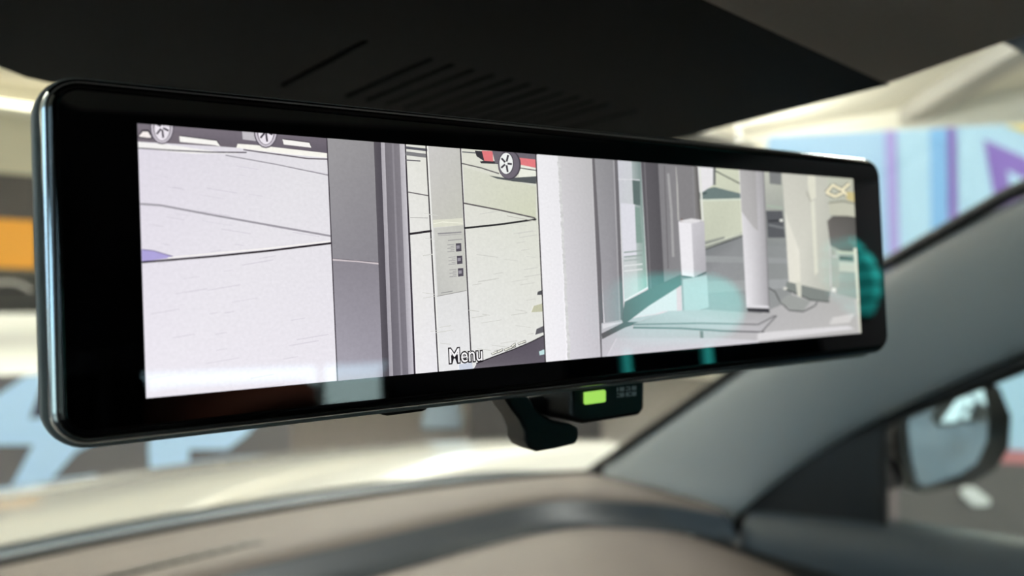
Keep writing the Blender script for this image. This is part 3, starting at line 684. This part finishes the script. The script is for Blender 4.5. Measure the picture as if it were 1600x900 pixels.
# shop window and its dark frame
poly([(961, 246), (999, 250), (1009, 450), (972, 472)], [(206, 206, 214), (206, 210, 212), (196, 208, 204), (200, 206, 206)])
poly([(983, 250), (997, 250), (1007, 450), (993, 458)], [(168, 178, 178), (124, 140, 138), (150, 180, 170), (186, 200, 196)])
poly([(984, 282), (996, 284), (997, 322), (986, 320)], (98, 114, 112)); poly([(985, 322), (996, 326), (1000, 380), (990, 380)], (134, 158, 150)); line([(962, 281), (996, 282)], 1, (232, 232, 236))
poly([(966, 318), (988, 320), (991, 400), (970, 404)], (222, 222, 230))
for yy in (395, 402, 408, 416, 424): line([(971, yy), (1000, yy - 3)], 2, random.choice(((168, 180, 178), (226, 230, 230), (150, 164, 160))))
line([(972, 470), (1009, 449)], 2, (236, 234, 236))
poly([(997, 248), (1026, 252), (1034, 445), (1009, 456)], [(98, 95, 100), (86, 84, 88), (92, 90, 94), (102, 100, 104)])
line([(1003, 250), (1013, 452)], 1.4, (126, 123, 127))
poly([(1024, 250), (1092, 258), (1098, 420), (1034, 445)], [(132, 130, 133), (140, 138, 140), (140, 142, 144), (136, 135, 138)])
line([(1040, 272), (1045, 330), (1048, 402)], 4, (166, 165, 166)); line([(1053, 262), (1056, 345)], 2.4, (184, 183, 180)); line([(1034, 260), (1040, 420)], 2, (116, 114, 117))
poly([(972, 472), (1010, 452), (1062, 428), (1070, 440), (1010, 478), (970, 508), (968, 500)], (100, 98, 100))
poly([(938, 506), (970, 503), (938, 514)], (220, 217, 222)); poly([(936, 521), (972, 503), (1000, 503), (972, 512), (937, 530)], (98, 95, 98))
# street seen through the door
poly([(1084, 256), (1160, 262), (1160, 366), (1096, 390)], [(214, 218, 196), (208, 212, 190), (208, 212, 192), (196, 200, 182)])
poly([(1084, 300), (1112, 293), (1156, 304), (1156, 312), (1084, 312)], (112, 128, 126)); line([(1084, 314), (1158, 312)], 3, (214, 222, 206)); line([(1084, 307), (1100, 302)], 2, (60, 72, 72))
line([(1106, 264), (1156, 290)], 2, (96, 100, 92)); poly([(1086, 256), (1110, 258), (1110, 290), (1092, 302), (1086, 300)], (232, 230, 232)); line([(1112, 262), (1112, 290)], 4, (110, 112, 112))
poly([(1096, 378), (1128, 370), (1128, 374), (1160, 362), (1160, 372), (1098, 392)], (150, 154, 146)); line([(1098, 391), (1130, 379), (1160, 369)], 2.4, (58, 60, 60)); line([(1098, 384), (1160, 364)], 1.6, (220, 224, 206))
poly([(1098, 391), (1160, 369), (1232, 380), (1232, 470), (1160, 500), (1062, 490), (1060, 430)], [(128, 132, 134), (140, 143, 144), (146, 150, 150), (150, 153, 152), (156, 156, 158), (160, 160, 164), (132, 133, 136)])
poly([(1098, 400), (1232, 404), (1232, 412), (1098, 410)], (156, 159, 160)); poly([(1098, 440), (1232, 436), (1232, 450), (1098, 458)], (162, 165, 166))
quadv(1076, 1081, 1094, 1099, (134, 132, 132), (120, 118, 118)); line([(1084, 262), (1090, 348)], 4, (108, 106, 104)); line([(1089, 262), (1094, 345)], 3, (226, 228, 220))
poly([(1052, 258), (1077, 261), (1080, 346), (1060, 348)], (134, 132, 134))
for k in range(9): x = 1058 + k * 3.2; poly([(x, 349 - (k % 3) * 2), (x + 3, 341 + (k * 5) % 6), (x + 5, 349)], random.choice(((120, 84, 70), (96, 78, 70), (150, 120, 104))))
# white plinth
poly([(1056, 346), (1076, 342), (1096, 345), (1076, 351)], (226, 224, 226)); poly([(1056, 347), (1076, 350), (1080, 434), (1061, 431)], (238, 236, 240)); poly([(1076, 350), (1096, 346), (1099, 425), (1080, 434)], [(204, 202, 207), (196, 194, 199), (178, 176, 181), (188, 186, 191)])
line([(1061, 431.5), (1080, 434.5), (1099, 425.5)], 2, (56, 56, 60)); poly([(1062, 437), (1100, 430), (1103, 480), (1065, 492)], (186, 194, 196))
# mat
poly([(985, 506), (1040, 486), (1100, 484), (1160, 488), (1208, 492), (1180, 522), (985, 511)], [(168, 166, 170), (190, 188, 192), (186, 185, 188), (176, 175, 176), (178, 177, 178), (196, 194, 198), (176, 174, 178)])
line([(985, 512), (1060, 513), (1125, 517), (1190, 519)], 2.4, (104, 104, 106)); line([(985, 507), (1090, 505), (1180, 507), (1207, 493)], 2, (118, 117, 119)); line([(1183, 521), (1209, 493)], 2, (108, 107, 109))
# second white pillar
poly([(1150, 262), (1190, 266), (1198, 482), (1162, 481)], [(214, 212, 214), (160, 158, 160), (168, 166, 170), (234, 232, 236)])
poly([(1151, 262), (1176, 264), (1180, 362), (1172, 356), (1154, 331)], [(182, 180, 180), (168, 166, 166), (178, 176, 176), (196, 194, 194), (186, 184, 184)])
poly([(1162, 476), (1197, 478), (1197, 482), (1163, 481)], (226, 224, 228)); poly([(1162, 481), (1197, 482), (1198, 489), (1164, 487)], (66, 66, 70)); line([(1188, 268), (1197, 480)], 2, (136, 135, 137))
# between the pillars
poly([(1189, 266), (1220, 270), (1226, 386), (1194, 384)], [(196, 198, 186), (190, 193, 180), (142, 146, 146), (138, 142, 142)])
poly([(1197, 268), (1216, 270), (1216, 290), (1198, 288)], (128, 130, 130)); poly([(1192, 330), (1218, 330), (1222, 372), (1195, 372)], (92, 94, 98)); line([(1193, 322), (1218, 326)], 4, (170, 182, 168)); line([(1196, 346), (1220, 345)], 3, (60, 62, 66)); ell(1216, 345, 3, 2, (236, 238, 230)); line([(1196, 352), (1220, 357)], 3, (128, 132, 134))
# broad cream panel
poly([(1217, 268), (1289, 274), (1293, 456), (1228, 442)], [(206, 205, 194), (196, 196, 184), (186, 188, 178), (220, 219, 208)])
poly([(1221, 330), (1232, 360), (1244, 392), (1246, 445), (1228, 440)], [(226, 226, 214), (228, 226, 214), (232, 230, 218), (232, 230, 216), (230, 228, 216)])
poly([(1257, 271), (1269, 272), (1270, 310), (1262, 314), (1257, 290)], (224, 223, 206)); poly([(1262, 315), (1268, 315), (1273, 425), (1268, 432)], (224, 224, 208)); line([(1255, 300), (1262, 316)], 1.4, (160, 158, 144))
poly([(1224, 440), (1292, 456), (1290, 472), (1262, 470), (1222, 452)], (132, 138, 134)); line([(1222, 452), (1262, 469), (1291, 472)], 2, (84, 88, 86)); poly([(1238, 440), (1247, 442), (1247, 466), (1241, 462)], (214, 214, 200)); ell(1298, 453, 3, 3.5, (240, 240, 232)); ell(1222, 451, 3, 2.5, (216, 216, 208))
line([(1196, 450), (1206, 456), (1214, 472), (1228, 485), (1250, 487), (1268, 478), (1272, 472)], 2, (86, 88, 88)); poly([(1214, 472), (1228, 460), (1262, 470), (1250, 486), (1230, 484)], (160, 163, 160))
# right end: desk, seat back
poly([(1288, 272), (1345, 278), (1345, 400), (1293, 400)], [(196, 200, 184), (190, 190, 170), (176, 174, 158), (170, 172, 162)])
poly([(1290, 316), (1345, 322), (1345, 342), (1291, 336)], (196, 196, 178)); line([(1289, 318), (1312, 315), (1336, 320)], 1.8, (130, 128, 112))
for a0, a1 in (((1286, 302), (1296, 290)), ((1296, 290), (1310, 298)), ((1310, 298), (1322, 288)), ((1286, 302), (1300, 308)), ((1300, 308), (1312, 302)), ((1310, 296), (1318, 306))):
    line([a0, a1], 6.5, (96, 92, 74))
for a0, a1 in (((1286, 302), (1296, 290)), ((1296, 290), (1310, 298)), ((1310, 298), (1322, 288)), ((1286, 302), (1300, 308)), ((1300, 308), (1312, 302)), ((1310, 296), (1318, 306))):
    line([a0, a1], 4, (248, 240, 206))
poly([(1318, 300), (1332, 302), (1333, 318), (1317, 312)], (206, 192, 138))
poly([(1287, 346), (1296, 338), (1318, 338), (1345, 342), (1345, 385), (1325, 394), (1310, 393), (1292, 384)], [(112, 108, 104), (98, 95, 91), (90, 88, 84), (86, 84, 80), (92, 90, 86), (104, 102, 98), (110, 108, 104), (116, 113, 110)])
poly([(1300, 392), (1326, 396), (1345, 388), (1345, 470), (1302, 460)], [(190, 196, 184), (160, 168, 158), (150, 154, 146), (150, 156, 150), (166, 170, 164)])
line([(1304, 394), (1330, 396)], 3, (206, 214, 190)); poly([(1306, 410), (1330, 411), (1332, 426), (1306, 424)], (202, 204, 190)); poly([(1306, 400), (1328, 402), (1328, 408), (1306, 407)], (96, 100, 94))
poly([(1292, 400), (1305, 404), (1306, 450), (1294, 450)], (176, 178, 168)); line([(1331, 388), (1337, 470)], 6, (222, 220, 202)); line([(1336, 470), (1342, 525)], 6, (206, 206, 190))
poly([(1298, 496), (1330, 490), (1322, 504), (1292, 507)], (214, 212, 210)); poly([(1180, 520), (1320, 509), (1330, 514), (1180, 532)], (222, 220, 222)); poly([(960, 528), (1120, 528), (1180, 532), (1180, 545), (940, 566)], [(202, 200, 206), (208, 206, 212), (216, 214, 219), (222, 219, 225), (212, 209, 217)])
line([(1335, 276), (1343, 525)], 4, (120, 122, 108))

me = bpy.data.meshes.new('screen_picture'); me.from_pydata(pic_v, [], pic_f)
at_ = me.color_attributes.new('Col', 'FLOAT_COLOR', 'POINT')
for i, c in enumerate(pic_c): at_.data[i].color = (c[0], c[1], c[2], 1)
def screen_mat(name, rgb=None):
    m = bpy.data.materials.new(name); m.use_nodes = True; nt = m.node_tree; p = nt.nodes['Principled BSDF']
    p.inputs['Base Color'].default_value = (.002, .002, .002, 1); p.inputs['Roughness'].default_value = .02; p.inputs['IOR'].default_value = 2.3
    p.inputs['Emission Strength'].default_value = 1.0
    if rgb: p.inputs['Emission Color'].default_value = lin(rgb) + (1,)
    else:
        a = nt.nodes.new('ShaderNodeVertexColor'); a.layer_name = 'Col'
        tc = nt.nodes.new('ShaderNodeTexCoord'); n_ = nt.nodes.new('ShaderNodeTexNoise'); n_.inputs['Scale'].default_value = 1500; n_.inputs['Detail'].default_value = 2
        r = nt.nodes.new('ShaderNodeMapRange'); r.inputs[3].default_value = .92; r.inputs[4].default_value = 1.08
        x = nt.nodes.new('ShaderNodeMix'); x.data_type = 'RGBA'; x.blend_type = 'MULTIPLY'; x.inputs[0].default_value = 1
        nt.links.new(tc.outputs['Object'], n_.inputs['Vector']); nt.links.new(n_.outputs[0], r.inputs[0]); nt.links.new(a.outputs[0], x.inputs[6]); nt.links.new(r.outputs[0], x.inputs[7]); nt.links.new(x.outputs[2], p.inputs['Emission Color'])
    return m
screen = link_mesh('display_screen', me, screen_mat('lit display'), mirror)
screen['label'] = 'lit screen showing a grey street and shop entrance from the rear camera'
def text_part(name, s, m, off, z, parent, p0, p1, hgt):
    cu = bpy.data.curves.new(name, 'FONT'); cu.body = s; cu.size = 1; cu.offset = off
    o = bpy.data.objects.new('tmp', cu); COL.objects.link(o); bpy.context.view_layer.update()
    me = bpy.data.meshes.new_from_object(o.evaluated_get(bpy.context.evaluated_depsgraph_get())); bpy.data.objects.remove(o)
    return me
base = text_part('menu', 'Menu', None, 0, 0, None, None, None, None)
xs = [v.co.x for v in base.vertices]; ys = [v.co.y for v in base.vertices]; X0, X1, Y0, Y1 = min(xs), max(xs), min(ys), max(ys)
tl, bl_, br_ = loc(699, 545), loc(700, 567.5), loc(751, 563)
for nm, off, z, rgb in (('menu_text_outline', .065, .00085, (26, 22, 28)), ('menu_text', 0, .00092, (250, 248, 250))):
    me = text_part(nm, 'Menu', None, off, 0, None, None, None, None)
    for v in me.vertices:
        u, q = (v.co.x - X0) / (X1 - X0), (v.co.y - Y0) / (Y1 - Y0); p = bl_ + (br_ - bl_) * u + (tl - bl_) * q; v.co = (p.x, p.y, z)
    link_mesh(nm, me, screen_mat(nm, rgb), screen)

# --- the dimming lever and the sensor box under the housing
def lp(pts, z): return [loc(x, y, z) for x, y in pts]
lev = [(786, 618), (800, 640), (812, 655), (820, 674), (820, 688), (827, 700), (840, 706), (870, 701), (900, 694), (905, 686), (905, 668), (890, 661), (866, 656), (848, 648), (836, 636), (826, 618)]
bm = prism(lp(lev, -.020), (0, 0, -.010)); obj('lever', bm, M_black, mirror, bevel=.0022, seg=4)
sb_pts = [(892, 600), (1008, 592), (1008, 638), (1001, 649), (912, 663), (897, 657), (892, 645)]
bm = prism(lp(sb_pts, -.014), (0, 0, -.016)); sb = obj('sensor_box', bm, M_black, mirror, bevel=.0016, seg=4)
tri = [(818, 622), (895, 610), (895, 660), (868, 655), (840, 645)]
obj('lever_bracket', prism(lp(tri, -.027), (0, 0, -.006)), M_shell, mirror, bevel=.001)
g_ = obj('indicator_light', prism(lp([(912, 613), (943, 609), (945, 611), (945, 626), (943, 628), (914, 632), (912, 630)], -.0139), (0, 0, .0004)), mat('green indicator', (176, 236, 100), .4, emit=.8), sb)
g_['label'] = 'glowing lime green indicator'
M_ink = mat('pale printed ink', (215, 215, 215), .6)
def ink(pts): obj('printed_mark', prism(lp(pts, -.0139), (0, 0, .0001)), M_ink, sb)
for r_i, (ya, yb) in enumerate(((605.5, 612), (614.5, 621))):
    for k in range(7):
        x = 964 + k * 4.7; s_ = -(x - 964) * .10
        if (k * 3 + r_i) % 4 == 1:
            for e in (0, .5): ink([(x, ya + s_ + e * (yb - ya) * 1.5), (x + 3, ya + s_ - .3 + e * (yb - ya) * 1.5), (x + 3, ya + s_ + 1.2 + e * (yb - ya) * 1.5), (x, ya + s_ + 1.5 + e * (yb - ya) * 1.5)])
        else:
            ink([(x, ya + s_), (x + 1.4, ya + s_ - .1), (x + 1.4, yb + s_ - .1), (x, yb + s_)])
            if k % 2: ink([(x + 2.4, ya + s_), (x + 3.6, ya + s_ - .1), (x + 3.6, yb + s_ - .1), (x + 2.4, yb + s_)])
bt = [(596, 642), (668, 634), (668, 640), (660, 643), (606, 650), (596, 648)]
obj('underside_latch', prism(lp(bt, -.010), (0, 0, -.006)), M_black, mirror, bevel=.0006)

# ------------------------------------------------------------ outside mirror on the passenger door
sc_ = on_x(1490, 676, .95)
side = thing('side_mirror', 'black passenger side mirror outside the window reflecting the bright showroom', 'mirror', sc_)
nv = V((-.42, -.91, .02)).normalized()          # way the glass faces
hx = V((nv.y, -nv.x, 0)).normalized() * -1; hz = hx.cross(nv) * -1
if hz.z < 0: hz = -hz
def sp(px, py, off):
    r = ray(px, py); q = (sc_ + nv * off - CAM).dot(nv) / r.dot(nv); return CAM + r * q - sc_
gl = [(1424, 629), (1500, 589), (1522, 588), (1536, 604), (1545, 650), (1542, 690), (1526, 724), (1502, 741), (1446, 760), (1433, 752), (1424, 715), (1420, 680), (1418, 645)]
hs = [(1414, 626), (1500, 580), (1530, 580), (1562, 606), (1580, 650), (1577, 700), (1556, 735), (1520, 755), (1444, 770), (1424, 758), (1412, 715), (1408, 680), (1409, 645)]
cen = sp(1490, 676, 0)
rows = [[sp(x, y, .004).lerp(cen, .04) for x, y in hs], [sp(x, y, .005) for x, y in hs]]
for sc_f, dp in ((1.03, -.02), (1.0, -.05), (.86, -.085), (.6, -.11), (.2, -.12)):
    rows.append([cen + (sp(x, y, 0) - cen) * sc_f + nv * dp for x, y in hs])
rows.insert(0, [sp(x, y, -.002).lerp(cen, .06) for x, y in hs])
obj('mirror_housing', loft(rows, closed_u=True, caps=True), mat('black mirror housing', (24, 25, 26), .3), side, smooth=True)
bm = bmesh.new(); cv_ = bm.verts.new(cen + nv * .0065)
rg = [[bm.verts.new(cen + (sp(x, y, .0045) - cen) * f + nv * .0022 * (1 - f * f)) for x, y in gl] for f in (.35, .7, 1.0)]
for i in range(len(gl)):
    j = (i + 1) % len(gl); bm.faces.new((cv_, rg[0][i], rg[0][j]))
    for a, b in zip(rg, rg[1:]): bm.faces.new((a[i], b[i], b[j], a[j]))
obj('mirror_glass', bm, M_mirror, side, smooth=True)
bm = add_tube(bmesh.new(), [V((.765, .40, 1.035)) - sc_, V((.83, .42, 1.03)) - sc_, cen - nv * .05 + V((-.02, 0, -.04))], [.022, .02, .022], 12)
obj('mirror_arm', bm, M_black, side, smooth=True)
